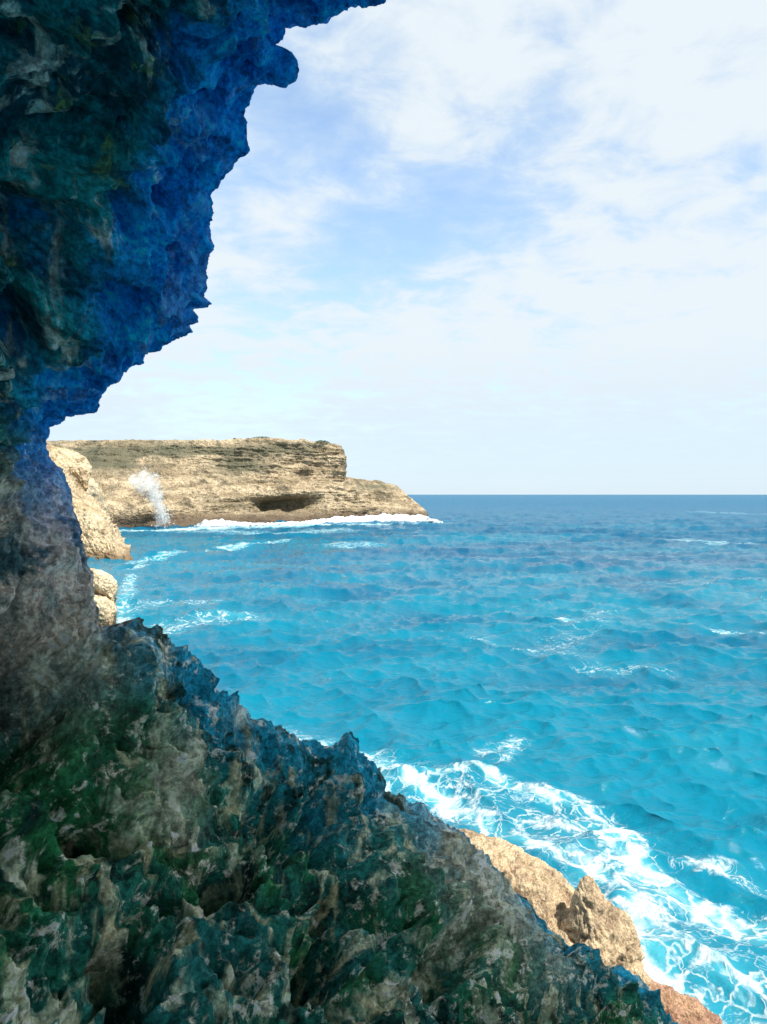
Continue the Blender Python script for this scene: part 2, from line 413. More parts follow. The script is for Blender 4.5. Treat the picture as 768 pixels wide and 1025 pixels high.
part = {
 'overhang': (qc < sA) , 'side_wall': (qc >= sA) & (qc < sB), 'foreground_ledge': (qc >= sB) & (qc < n_vis + 14), 'unseen_cave_wall': (qc >= n_vis + 120) & (Qf[:, 0] // nt >= n_out)}
plab = {'overhang': 'rugged overhang with painted blue glare filling the upper left', 'side_wall': 'hazy grey-brown rock wall between overhang and ledge',
        'foreground_ledge': 'dark green and teal pitted rock ledge with a spiky crest', 'unseen_cave_wall': None}
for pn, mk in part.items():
    o = mesh_obj(pn, V, Qf[mk], M_out if pn == 'unseen_cave_wall' else M_cave, cave, attrs)  # out-of-view wall takes the paler stone to bounce light
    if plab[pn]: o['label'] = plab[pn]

# unseen rock slab added to shade the ledge, open right and behind for light
def shade_roof():
    nx, ny = 150, 110
    gx, gy = np.meshgrid(np.linspace(-3.6, 7.5, nx), np.linspace(-5.0, 2.55, ny)); 
    parts_ = []
    base = np.stack([gx.ravel(), gy.ravel(), np.full(gx.size, H + 2.45)], 1)
    e = np.minimum(np.minimum(smooth(gx.ravel(), -3.6, -3.0), 1 - smooth(gx.ravel(), 6.7, 7.5)), np.minimum(smooth(gy.ravel(), -5, -4.4), 1 - smooth(gy.ravel(), 2.2, 2.55)))
    n = fbm(base * 1.1, 5, .6) * .35 + .12 * (.5 - worley(base * 2.5)[0])
    lo = base.copy(); lo[:, 2] += n * .8 * e + (1 - e) * .9
    hi = base.copy(); hi[:, 2] += .9 + e * (.9 + .8 * n)
    V_ = np.vstack([lo, hi]); q = grid_faces(ny, nx); return V_, np.vstack([q, q[:, ::-1] + nx * ny])
Vr, Qr = shade_roof()
mesh_obj('shade_roof', Vr, Qr, M_cave, cave, {'rim': np.zeros(len(Vr)), 'upper': np.zeros(len(Vr)), 'pale': np.zeros(len(Vr)), 'wall': np.zeros(len(Vr)), 'deep': np.ones(len(Vr))})

# ------------------------------------------------------------------ rock lumps from a ridge line
def lump(name, ridge, front_prof, back_prof, mat, parent, nt=220, nf=120, nb=60, amp=.2, freq=1.0, ridge_amp=.3, seed=0, an=(1, 1, 1), strata=0, green=None, endcap=.8):
    """ridge: px,py,depth keys. profiles: list of (dx, dy, dz) offsets from the ridge in metres"""
    Rk, _, _ = resample(ridge, nt); R3 = P(Rk[:, 0], Rk[:, 1], Rk[:, 2]).T
    Rs = blur(R3, max(2, nt // 25))
    def prof(pr, n):
        pr = np.array([(0, 0, 0)] + list(pr), float); L = np.concatenate([[0], np.cumsum(np.linalg.norm(np.diff(pr, axis=0), axis=1))])
        s = np.linspace(0, L[-1], n); A = np.stack([np.interp(s, L, pr[:, c]) for c in range(3)], 1); return blur(A, max(1, n // 18)) * 1.0 , s / L[-1]
    fp, fu = prof(front_prof, nf); fp = fp - fp[0]
    bp, bu = prof(back_prof, nb); bp = bp - bp[0]
    rows = []; ridgew = []
    for k in range(nb - 1, 0, -1):
        m = min(1, bu[k] * 5); rows.append(R3 * (1 - m) + Rs * m + bp[k]); ridgew.append(m)
    for k in range(nf):
        m = min(1, fu[k] * 5); rows.append(R3 * (1 - m) + Rs * m + fp[k]); ridgew.append(m)
    G = np.array(rows); nr = len(rows)
    # pinch both ends so that the lump closes
    c0 = G[:, 0].copy(); 
    V = G.reshape(-1, 3); rw = np.repeat(np.array(ridgew), nt)
    N = grid_normals(blur(G, 5).reshape(-1, 3), nr, nt)
    cen = V.mean(0) + np.array([0, 0, -1.0]); s = np.sign(np.sum(N * (V - cen), 1)); 
    if np.median(s) < 0: N = -N
    W = (V + seed * 13.7) * freq * np.array(an)
    W = W + .35 * np.stack([perlin(W * .9), perlin(W * .9 + 31), perlin(W * .9 + 77)], 1)
    wa, wb = worley(W * 1.3)
    d = amp * (.9 * fbm(W * .7, 5, .55) + .45 * (.5 - wa) + .35 * fbm(W * 2.1, 5, .6, True) - .1)
    d = d + amp * (.30 * fbm(W * 5.5 + 3, 4, .6, True) + .35 * (.5 - worley(W * 4.5)[0]) - .35 * smooth(fbm(W * 3 + 9, 3), .12, .4))
    if strata:
        Z = np.stack([V[:, 0] * .02 * freq, V[:, 1] * .02 * freq, V[:, 2] * strata + .6 * perlin(V * .06)], 1)
        d = d + amp * .8 * fbm(Z, 4, .6)
    d = d * (ridge_amp + (1 - ridge_amp) * rw)
    V = V + N * d[:, None]
    at = {'green': (green(V) if green else np.zeros(len(V)))}
    return mesh_obj(name, V, grid_faces(nr, nt), mat, parent, at), V

# sunlit outcrop below the ledge (lower right)
oc = thing('rock_outcrop', (*SEA(575, 930), -.1), 'sunlit tan limestone outcrop with a pointed peak beside white surf, lower right', 'rock')
lump('slab', [(400,800,10.4),(430,818,10.2),(448,828,10),(470,834,9.9),(500,840,9.8),(520,848,9.7),(545,864,9.6),(560,877,9.5),(573,889,9.4),(590,905,9.3),(615,930,9.2),(630,955,9.1)],
     [(-.05,-.7,-.35),(-.1,-1.6,-1.0),(-.3,-2.3,-2.4),(-.5,-2.8,-5)], [(.1,.15,-.5),(.2,.3,-1.8),(.3,.5,-6)], M_out, oc, 420, 260, 50, .34, 1.7, .22, 1)
lump('pinnacle', [(545,960,8.9),(558,935,8.9),(568,914,8.85),(576,897,8.8),(581,886,8.8),(587,877,8.8),(591,879,8.8),(596,886,8.8),(603,898,8.8),(613,906,8.8),(627,916,8.8),(635,930,8.8),(639,948,8.8),(641,966,8.8),(643,990,8.8),(646,1010,8.8)],
     [(.02,-.25,-.35),(-.02,-.6,-1.1),(-.1,-1.0,-2.6),(-.1,-1.1,-5)], [(.0,.25,-.4),(.0,.6,-1.6),(.1,.9,-5)], M_out, oc, 360, 240, 60, .24, 2.4, .25, 2)
rr = thing('wet_rock', (*SEA(690, 1010), -.1), 'low reddish brown rock at the bottom edge beside the foam, right of the tan peak', 'rock')
lump('rock_mass', [(628,962,9.2),(645,976,9.2),(660,984,9.2),(672,988,9.2),(682,995,9.2),(697,1001,9.2),(706,1009,9.2),(716,1018,9.2),(724,1034,9.2),(740,1060,9.2)],
     [(-.05,-.5,-.3),(-.1,-1.0,-1.2),(-.1,-1.3,-3.5)], [(0,.1,-.4),(0,.3,-3)], M_red, rr, 320, 180, 40, .26, 2.6, .3, 3)

# ------------------------------------------------------------------ headland from columns of (photo y, extra depth)
# px, waterline depth, [py of: water, notch top, lower ledge, bench, slope, cap foot, cap top], extra depths
cols = [
 (-330, 175, [527,518,508,490,470,455,441], [0,2,6,16,32,48,60]),
 (-60,  175, [527,518,508,490,470,455,441], [0,2,6,16,32,48,60]),
 (40,   178, [527,520,510,492,472,458,441], [0,2,6,18,34,48,58]),
 (110,  178, [528,520,512,494,474,458,440], [0,2,8,18,30,40,50]),
 (165,  182, [528,518,508,494,476,462,440], [0,6,9,16,26,34,42]),
 (200,  190, [525,514,504,492,480,468,440.5], [0,5,8,14,22,28,34]),
 (235,  198, [524,512,502,493,482,472,440], [0,6,8,12,20,24,30]),
 (262,  204, [524,512,503,495,484,474,438], [0,7,9,10,16,20,26]),
 (300,  212, [522,513,504,494,485,475,440], [0,6,9,8,14,18,22]),
 (325,  218, [522,513,504,493,485,473,442.5], [0,4,8,8,12,15,18]),
 (340,  222, [521,513,504,493,484,472,446], [0,3,6,8,11,13,15]),
 (342.5,223, [521,513,505,494,485,477,452], [0,3,6,8,11,12.5,14]),
 (344,  224, [521,514,506,496,488,480,477], [0,3,6,8,11,14,20]),
 (355,  226, [521,514,506,497,489,482,479], [0,3,6,8,11,16,24]),
 (380,  230, [520.5,514,508,500,492,486,482.5], [0,2,5,8,11,15,20]),
 (398,  233, [520,514,509,502,496,490,487], [0,2,4,7,10,13,16]),
 (408,  235, [520,515,511,507,503,498,496], [0,2,4,6,8,10,12]),
 (420,  236, [520,517,514,511,509,507,505.5], [0,1,2,4,6,8,9]),
 (427,  237, [521,519,517,516,515,514,513], [0,1,2,3,4,5,6]),
 (431,  238, [523,522,522,522,522,522,522], [0,1,2,3,4,5,6]),
]
def headland():
    nt = 1000
    pxs = np.array([c[0] for c in cols], float)
    X = np.concatenate([np.linspace(-330, 0, 90), np.linspace(1, 431, nt - 90)])
    D0 = np.interp(X, pxs, [c[1] for c in cols])
    PY = np.stack([np.interp(X, pxs, [c[2][k] for c in cols]) for k in range(7)], 1)
    E = np.stack([np.interp(X, pxs, [c[3][k] for c in cols]) for k in range(7)], 1)
    # keep the shape of the break at 342
    K = []
    K.append(np.stack([(X - 384) / F * D0, D0 - 1, np.full(nt, -3.0)], 1))
    for k in range(7):
        d = D0 + E[:, k]; K.append(P(X, PY[:, k], d).T)
    top = K[-1]
    for add, dz in ((14, -.2), (45, -1.0), (80, -2.5)):
        q = top.copy(); q[:, 0] *= (q[:, 1] + add) / q[:, 1]; q[:, 1] += add; q[:, 2] = np.maximum(top[:, 2] + dz, -2); K.append(q)
    q = top.copy(); q[:, 0] *= (q[:, 1] + 90) / q[:, 1]; q[:, 1] += 90; q[:, 2] = -4; K.append(q)
    K = np.array(K); nk = len(K)
    seg = [14, 26, 26, 30, 34, 30, 70, 26, 20, 14, 10]
    rows = []
    for k in range(nk - 1):
        for j in range(seg[k]): rows.append(K[k] + (K[k + 1] - K[k]) * (j / seg[k]))
    rows.append(K[-1]); G = np.array(rows); nr = len(rows)
    lab = np.concatenate([np.full(seg[k], k) for k in range(nk - 1)] + [[nk - 1]])
    Gm = blur(G, 3); Gm[:] = Gm
    V = Gm.reshape(-1, 3)
    N = grid_normals(blur(G, 14).reshape(-1, 3), nr, nt)
    if np.median(N[(lab.repeat(nt) < 6), 1]) > 0: N = -N
    z = V[:, 2]; L = np.repeat(lab, nt)
    # layered limestone: bands that run along the cliff, broken by lumps and buttresses
    zz = z + 1.6 * perlin(V * np.array([.02, .02, .05])) + .05 * V[:, 0]
    st = fbm(np.stack([V[:, 0] * .03, V[:, 1] * .03, zz * .35], 1), 5, .6)
    st2 = fbm(np.stack([V[:, 0] * .05 + 9, V[:, 1] * .05, zz * 1.5], 1), 3, .6, True)
    bt = fbm(V * np.array([.075, .075, .035]) + 3, 5, .55)
    wk = V * np.array([.22, .22, .3]); wk = wk + .4 * np.stack([perlin(wk), perlin(wk + 9), perlin(wk + 21)], 1)
    wa, _ = worley(wk)
    fine = fbm(V * .6, 4, .6)
    face = np.where(L <= 6, 1.0, .12) * smooth(z, -2.5, 1.5)
    edge_keep = 1 - .75 * np.exp(-((L.astype(float) - 7) / .6) ** 2)
    tipf = smooth(342 - (V[:, 0] / V[:, 1] * F + 384), -90, -20) * .6 + .4
    d = (3.4 * st + .6 * st2 + 4.2 * bt + 2.4 * (.5 - wa) + 1.1 * fine) * face * edge_keep * tipf
    # deep overhung recess under the bench
    px = V[:, 0] / V[:, 1] * F + 384; py = 495 - (V[:, 2] - H) / V[:, 1] * F
    rec = np.exp(-((px - 276) / 40) ** 2 - ((py - 503) / 9) ** 2) * 8 * (1 + 1.2 * perlin(V * .12 + 7)) + np.exp(-((px - 225) / 26) ** 2 - ((py - 500) / 3) ** 2) * 3 \
        + np.exp(-((px - 125) / 40) ** 2 - ((py - 516) / 5.5) ** 2) * 16 + np.exp(-((px - 243) / 22) ** 2 - ((py - 466) / 8) ** 2) * 3.0
    d = d - rec
    V = V + N * d[:, None] * np.array([.8, 1, .35])
    # scrubby top of the plateau
    topm = (L >= 7)
    V[:, 2] += np.where(topm, .35 * fbm(V * .35, 3) , 0)
    px = V[:, 0] / V[:, 1] * F + 384; py = 495 - (V[:, 2] - H) / V[:, 1] * F
    g = np.exp(-((px - 105) / 45) ** 2 - ((py - 462) / 10) ** 2) * 1.25 + np.exp(-((px - 243) / 28) ** 2 - ((py - 467) / 9) ** 2) * 1.25 \
        + np.exp(-((py - 450) / 8) ** 2) * .75 + np.exp(-((px - 375) / 25) ** 2 - ((py - 487) / 5) ** 2) * 1.0 \
        + np.exp(-((px - 275) / 45) ** 2 - ((py - 503) / 8) ** 2) * .95 + np.exp(-((px - 190) / 50) ** 2 - ((py - 452) / 6) ** 2) * .6
    at = {'green': np.clip(g, 0, 1) * .98}  # grey-green rock, plus painted shade on the left slope and in the recess
    root = thing('headland', (-60, 215, 0), 'long flat-topped tan limestone headland jutting into the sea under the horizon sky', 'headland')
    Qf = grid_faces(nr, nt); qr = lab[Qf[:, 0] // nt]; qx = px[Qf[:, 0]]
    m_tip = (qx > 343.5)
    for nm, mk, lb in (('wave_cut_base', (qr <= 2) & ~m_tip, 'dark wet undercut foot of the cliff'), ('cliff_face', (qr > 2) & (qr <= 5) & ~m_tip, None),
                   ('cap_layer', (qr > 5) & ~m_tip, 'grey-green upper rock layer of the cliff'), ('rocky_point', m_tip, 'low tapering point at the right end')):
        o = mesh_obj(nm, V, Qf[mk], M_head, root, at)
        if lb: o['label'] = lb
    return root
head = headland()

# ------------------------------------------------------------------ near shore on the left
sc_ = thing('shore_cliff', (*SEA(100, 566), 0), 'bright sunlit tan cliff slope stepping down to the water right of the cave wall', 'cliff')
lump('rock_slope', [(-120,440,112),(0,452,110),(45,466,108),(62,480,106),(72,492,104),(82,504,102),(92,512,100),(103,522,98),(110,533,96),(114,545,94),(122,553,92),(130,560.5,90.5),(134,566,90)],
     [(0,-1,-.8),(.2,-4,-3.5),(.3,-7,-8),(.3,-8,-13),(.3,-9,-22)], [(-2.2,6,.3),(-8,20,1.6),(-17,42,1),(-19,46,-22)], M_shore, sc_, 420, 260, 70, 1.2, .55, .3, 5, (1, 1, 1.5), .5)
bl = thing('boulder', tuple(P(70, 478, 132)), 'big rounded pale rock block on the far left shore below the skyline', 'boulder')
lump('block', [(20,462,135),(36,449,135),(50,445,134),(64,449,133),(76,452,133),(86,458,132),(92,467,132),(92,474,132),(86,480,132)],
     [(0,-1.5,-.8),(0,-2.6,-3),(-.3,-2.0,-6),(-.5,-1.5,-12)], [(-2,3,-.5),(-6,7,-4),(-8,8,-12)], M_shore, bl, 220, 130, 40, .6, .5, .3, 6)
sl = thing('coastal_slope', tuple(P(60, 500, 140)), 'tan rocky coast slope linking the boulder to the headland on the far left', 'slope')
lump('slope_mass', [(-120,455,152),(0,462,150),(50,472,148),(80,478,148),(92,486,150),(100,496,154),(106,508,160),(110,520,166),(112,530,170)],
     [(0,-3,-2),(0,-9,-5),(0,-16,-9),(0,-20,-14)], [(-3.2,8,1.0),(-10,24,1.5),(-17,40,-10)], M_shore, sl, 240, 120, 50, 1.5, .2, .3, 8, (1, 1, 1.5), .4)
sb = thing('rock_stack', (*SEA(100, 628), 0), 'rounded two-tier tan rock beside the cave wall at the left waterline', 'rock')
lump('upper_tier', [(40,566,46),(70,566,46),(88,568,46),(100,570,46),(110,574,46),(117,581,46),(118.5,589,46),(116,596,46),(113,604,46)],
     [(0,-.6,-.25),(-.1,-.9,-1.0),(-.25,.2,-1.7),(-.4,.6,-4)], [(-.4,1,-.3),(-.8,2,-3),(-.8,2,-5)], M_shore, sb, 220, 140, 40, .24, 1.1, .3, 9)
lump('lower_tier', [(40,592,45),(80,594,45),(96,596,45),(106,598,45),(114,603,45),(117,611,45),(115,620,45),(110,630,45),(106,645,45)],
     [(0,-.5,-.15),(0,-.9,-.8),(-.1,-.7,-2),(-.3,-.5,-4)], [(-.4,1,-.3),(-.8,2,-3)], M_shore, sb, 220, 140, 40, .24, 1.1, .3, 10)

# ------------------------------------------------------------------ the sea
def fft_tile(n, L, wind, wdir, amp_rms, seed, cut=.0):
    r = np.random.default_rng(seed)
    k = 2 * np.pi * np.fft.fftfreq(n, L / n); kx, ky = np.meshgrid(k, k, indexing='ij'); kk = np.hypot(kx, ky); kk[0, 0] = 1e-6
    Lw = wind ** 2 / 9.81
    cosf = (kx * math.cos(wdir) + ky * math.sin(wdir)) / kk
    S = np.exp(-1 / (kk * Lw) ** 2) / kk ** 3.6 * (.12 + np.abs(cosf) ** 3) * np.exp(-(kk * .06) ** 2)
    S[kk < cut] = 0; S[0, 0] = 0
    h = np.sqrt(S) * (r.normal(size=(n, n)) + 1j * r.normal(size=(n, n)))
    z = np.fft.ifft2(h); hz = z.real; f = amp_rms / hz.std()
    hh = np.fft.fft2(hz * f)
    dx = np.fft.ifft2(1j * kx / kk * hh).real; dy = np.fft.ifft2(1j * ky / kk * hh).real
    jx = np.gradient(dx, L / n, axis=0); jy = np.gradient(dy, L / n, axis=1)
    return hz * f, dx, dy, jx + jy
def sample(T, x, y, L):
    n = T.shape[0]; u = (x / L * n) % n; v = (y / L * n) % n
    i = np.floor(u).astype(int); j = np.floor(v).astype(int); fu = u - i; fv = v - j; i %= n; j %= n; i2 = (i + 1) % n; j2 = (j + 1) % n
    return T[i, j] * (1 - fu) * (1 - fv) + T[i2, j] * fu * (1 - fv) + T[i, j2] * (1 - fu) * fv + T[i2, j2] * fu * fv

def pl_dist(x, y, pts):
    best = np.full(len(x), 1e9)
    for (a, b) in zip(pts[:-1], pts[1:]):
        a = np.array(a); b = np.array(b); ab = b - a; l2 = (ab * ab).sum()
        t = np.clip(((x - a[0]) * ab[0] + (y - a[1]) * ab[1]) / l2, 0, 1)
        best = np.minimum(best, np.hypot(x - a[0] - t * ab[0], y - a[1] - t * ab[1]))
    return best

def sea():
    az = np.concatenate([np.linspace(-46, 36, 1450), np.linspace(36.3, 75, 90), np.linspace(78, 311, 60)])
    az = np.radians(az); nc = len(az)
    dep = np.concatenate([np.linspace(1300, 1035, 40), np.linspace(1034, 496.2, 640)])
    rad = np.concatenate([[.5, 3, 5], H * F / (dep - 495), [9000, 16000, 30000, 60000]])
    nr = len(rad)
    r = np.repeat(rad, nc); a = np.tile(az, nr)
    x = r * np.sin(a); y = r * np.cos(a)
    z = np.zeros_like(x); X = x.copy(); Y = y.copy(); fold = np.zeros_like(x)
    for (n, L, wind, wd, rms, seed, ch, rot) in ((512, 113.0, 5.6, 1.8, .18, 1, 1.0, 0.0), (512, 37.0, 2.5, 1.4, .092, 2, 1.0, .35)):
        hz, dx, dy, J = fft_tile(n, L, wind, wd, rms, seed)
        c, s = math.cos(rot), math.sin(rot); xr = x * c - y * s; yr = x * s + y * c
        fade = 1 / (1 + (r / 1500) ** 2)
        z += sample(hz, xr, yr, L) * fade
        ddx = sample(dx, xr, yr, L) * ch * fade; ddy = sample(dy, xr, yr, L) * ch * fade
        X += ddx * c + ddy * s; Y += -ddx * s + ddy * c
        fold += sample(J, xr, yr, L) * fade
    front = (np.abs(a) < 1.3) & (r < 600)
    p3 = np.stack([x, y, 0 * x], 1)
    big = perlin(p3 * .16); n2 = perlin(p3 * .5 + 5); n3 = perlin(p3 * .035 + 2)
    foam = np.zeros_like(x)
    S = lambda *pts: [SEA(*q) for q in pts]
    def band(pts, w, amp, wob=.4):
        nonlocal foam
        d = pl_dist(x, y, pts); ww = (.74 * w if amp > .3 and w < 2 else w) * (1 + wob * n2 + wob * big)
        foam = np.maximum(foam, amp * np.clip(1.15 - d / ww, 0, 1) ** .8)
    # surf along the foot of the rocks in the lower right: photo positions on the water
    band(S((372, 765), (430, 785), (480, 790), (540, 805), (590, 815), (620, 842)), .85, .58)
    band(S((620, 842), (645, 870), (680, 895), (730, 912), (800, 930), (900, 950)), .9, .74)
    band(S((400, 790), (450, 812), (500, 832), (560, 860), (600, 880)), .8, .62)
    band(S((640, 905), (665, 940), (700, 955), (760, 975)), 1.1, .50)
    band(S((640, 930), (650, 960), (670, 985)), .8, 1.0)
    band(S((660, 985), (720, 1015), (800, 1060), (900, 1140)), 1.1, .46)
    band(S((690, 870), (740, 880), (800, 895)), .8, .38)
    band(S((480, 760), (515, 745), (500, 770)), .6, .38)
    band(S((240, 720), (300, 735), (370, 760)), 1.1, .46)
    band(S((360, 790), (400, 850), (500, 930), (600, 1010)), 1.0, .8)
    # breakers and streaks further out
    band(S((120, 640), (170, 625), (235, 618)), 2.4, .42)
    band(S((120, 612), (160, 606), (215, 604)), 2.0, .28)
    band(S((118, 625), (125, 600), (132, 575)), 1.2, .5)
    band(S((130, 562), (180, 556), (235, 548), (290, 540)), 1.6, .55)
    band(S((130, 570), (150, 566), (170, 563)), 1.4, .5)
    band(S((220, 548), (240, 547), (262, 545)), 1.8, .75)
    band(S((330, 545), (350, 547), (370, 546)), 3, .4)
    band(S((560, 620), (590, 623), (602, 626)), .9, .85)
    band(S((555, 650), (580, 632), (595, 612)), 2.5, .22)
    band(S((728, 632), (750, 634), (790, 632)), 1.1, .62)
    band(S((480, 640), (520, 650), (575, 655)), 1.5, .26)
    band(S((590, 668), (640, 665), (660, 668)), 1.2, .26)
    band(S((700, 512), (760, 515)), 10, .3)
    band(S((680, 540), (740, 545)), 4, .45)
    band(S((455, 505), (475, 505)), 12, .3)
    # white water along the headland and the left shelf
    band(S((112, 531), (160, 531), (196, 529), (250, 527.5), (300, 525.5), (360, 524.5), (430, 523.5), (443, 523.5)), 5.5, 1.0)
    band(S((200, 532), (280, 534), (340, 531)), 7, .45)
    lowf = perlin(p3 * .9 + 11); near_ = (r < 40)
    band(S((360, 775), (430, 800), (500, 815), (560, 835), (605, 862), (650, 915), (720, 960), (800, 1010)), 2.1, .31, .25)
    foam = np.where(near_, foam * (.92 + .35 * lowf), foam)
    caps = smooth(-fold, .75, 1.5) * smooth(big + n3, .1, .7) * .75
    foam = np.maximum(foam, caps * (r < 900))
    shal = smooth(perlin(p3 * np.array([.020, .035, .02]) + 8) + .6 * big + (200 - r) / 260 - .1 * (x > 20), -.1, 1.0) * .75
    shal = np.maximum(shal, np.clip(1 - (r - 40) / 200, 0, 1) * np.clip((-x) / 25, 0, 1) * .8)
    far = smooth(np.log(r), math.log(40), math.log(1800))
    V = np.stack([X, Y, z], 1)
    near = pl_dist(x, y, S((640, 905), (700, 940), (800, 980)))
    o = mesh_obj('sea', V, grid_faces(nr, nc, wrap=True), M_sea, None, {'foam': foam, 'shallow': shal, 'far': far, 'mid': smooth(r, 16, 34)})
    o['kind'] = 'structure'
    return o
M_sea = sea_material()
sea()

# ------------------------------------------------------------------ breaking surf along the headland, and the spray plume
def surf():
    keys = [(190,528.5),(205,526),(250,525.5),(300,524),(345,522.6),(390,521.8),(425,521.6),(443,522.8)]
    K = np.array([SEA(*k) for k in keys]); n = 700
    t = np.concatenate([[0], np.cumsum(np.linalg.norm(np.diff(K, axis=0), axis=1))]); s = np.linspace(0, t[-1], n)
    C = np.stack([np.interp(s, t, K[:, 0]), np.interp(s, t, K[:, 1])], 1)
    u = s / t[-1]
    px = np.interp(s, t, [k[0] for k in keys])
    hgt = np.interp(px, [190, 205, 222, 245, 262, 300, 320, 360, 400, 420, 435, 443], [.2, 1.5, 1.4, .6, .4, .5, 1.1, 1.9, 2.1, 2.0, .8, .1])
    hgt = hgt * (1 + .45 * perlin(np.stack([s * .25, s * 0, s * 0], 1)) + .2 * perlin(np.stack([s * .9, s * 0 + 4, s * 0], 1)))
    m = 26; rows = []
    for j in range(m):
        a = math.pi * j / (m - 1)
        rows.append(np.stack([C[:, 0], C[:, 1] - math.cos(a) * -3.2 + 1.2, np.maximum(hgt, .05) * math.sin(a) - .15], 1))
    V = np.array(rows).reshape(-1, 3)
    V += .45 * np.stack([perlin(V * .9), perlin(V * .9 + 9), .8 * perlin(V * 1.1 + 19)], 1) + .2 * np.stack([perlin(V * 2.9), perlin(V * 2.9 + 9), perlin(V * 2.7 + 19)], 1)
    o = mesh_obj('surf_foam', V, grid_faces(m, n), M_foam)
    tag(o, 'white breaking surf along the foot of the headland', 'surf', kind='stuff')
surf()

def puff(name, keys, n, spread, size, label):
    """spray: a cloud of many small droplets clumps"""
    r = np.random.default_rng(11); 
    ico = np.array([(0, 0, 1), (.89, 0, .45), (.28, .85, .45), (-.72, .53, .45), (-.72, -.53, .45), (.28, -.85, .45), (.72, .53, -.45), (-.28, .85, -.45), (-.89, 0, -.45), (-.28, -.85, -.45), (.72, -.53, -.45), (0, 0, -1)])
    fc = np.array([(0,1,2),(0,2,3),(0,3,4),(0,4,5),(0,5,1),(1,6,2),(2,7,3),(3,8,4),(4,9,5),(5,10,1),(2,6,7),(3,7,8),(4,8,9),(5,9,10),(1,10,6),(6,11,7),(7,11,8),(8,11,9),(9,11,10),(10,11,6)])
    K = np.array(keys, float); t = r.random(n) ** .8; i = t * (len(K) - 1); j = np.minimum(i.astype(int), len(K) - 2); f = (i - j)[:, None]
    C = K[j] * (1 - f) + K[j + 1] * f
    sp = C[:, 3:4] * spread
    c = P(C[:, 0], C[:, 1], C[:, 2]).T + r.normal(size=(n, 3)) * sp * np.array([1, 1, 1.1])
    V = []; Q = []
    sz = size * (.3 + r.random(n) ** 3 * 1.6)
    V = (c[:, None, :] + ico[None] * sz[:, None, None]).reshape(-1, 3)
    Q = (fc[None] + (np.arange(n) * 12)[:, None, None]).reshape(-1, 3)
    o = mesh_obj(name, V, Q, M_foam)
    tag(o, label, 'spray', kind='stuff')
puff('sea_spray', [(166,524,176,1.6),(163,516,176,1.0),(158,504,176,.7),(154,494,176,1.1),(149,486,176,1.8),(142,479,176,2.2)], 2600, .8, .075, 'white plume of spray bursting up from the rocks at the left of the headland')

def mist():
    m = bpy.data.materials.new('spray_mist'); m.use_nodes = True; t = NT(m.node_tree); t.n.clear()
    out = t.node('ShaderNodeOutputMaterial'); v = t.node('ShaderNodeVolumePrincipled'); t.l.new(v.outputs[0], out.inputs['Volume'])
    v.inputs['Color'].default_value = (1, 1, 1, 1); v.inputs['Anisotropy'].default_value = 0.0
    t.put(v.inputs['Density'], t.ramp(t.noise(t.pos(), .55, 5, .65, .5), .42, .68, 0.0, .60))
    K = np.array([(164,525,176,1.9),(162,516,176,1.6),(158,504,176,1.4),(154,494,176,1.9),(149,487,176,2.6),(144,481,176,3.0),(138,476,176,2.4),(134,472,176,.4)], float)
    n = 60; s_ = np.linspace(0, len(K) - 1, n); Kk = np.stack([np.interp(s_, np.arange(len(K)), K[:, c]) for c in range(4)], 1)
    C = P(Kk[:, 0], Kk[:, 1], Kk[:, 2]).T; a = np.linspace(0, 2 * np.pi, 33)[:-1]
    G = C[:, None, :] + np.stack([np.cos(a), np.sin(a), .5 * np.cos(a)], 1)[None] * Kk[:, 3][:, None, None]
    G += .5 * perlin(G.reshape(-1, 3) * .5).reshape(n, 32, 1) 
    G[0] = C[0]; G[-1] = C[-1]
    o = mesh_obj('spray_mist', G.reshape(-1, 3), grid_faces(n, 32, wrap=True), m)
    tag(o, 'soft white mist around the spray plume at the left of the headland', 'mist', kind='stuff')
mist()

# ------------------------------------------------------------------ shrubs on the plateau
def leaf_clump(c, R, n, seed):
    r = np.random.default_rng(seed)
    d = r.normal(size=(n, 3)); d /= np.linalg.norm(d, axis=1)[:, None]; d[:, 2] = np.abs(d[:, 2])
    p = np.array(c) + d * (r.random(n)[:, None] ** .4) * np.array(R)
    a = r.normal(size=(n, 3)); a /= np.linalg.norm(a, axis=1)[:, None]; b = np.cross(a, r.normal(size=(n, 3))); b /= np.linalg.norm(b, axis=1)[:, None]
    s = .16
    V = np.stack([p - a * s, p + b * s * .6, p + a * s, p - b * s * .6], 1).reshape(-1, 3)
    return V, np.arange(n * 4).reshape(-1, 4)
m, t, b, _ = new_mat('shrub_leaf'); t.put(b.inputs['Base Color'], t.mix(t.noise(t.pos(), .8, 2), (.03, .06, .02), (.08, .12, .045))); b.inputs['Roughness'].default_value = .7
M_leaf = m
for i, (px, py, d, R, lb) in enumerate([(235, 441.2, 240, (.7, .7, .9), 'small dark shrub on the plateau top, the only upright one on the skyline'),
                                      (262, 439.5, 238, (3.6, 1.6, .9), 'low wide shrub on the highest part of the cliff top'),
                                      (322, 443.5, 236, (2.6, 1.4, .9), 'low shrub on the cliff top near its right corner')]):
    c = P(px, py, d); V_, Q_ = leaf_clump((0, 0, 0), R, 500, 40 + i)
    root = thing('shrub', c, lb, 'shrub', 'shrubs on the plateau'); mesh_obj('foliage', V_ + c, Q_, M_leaf, root)

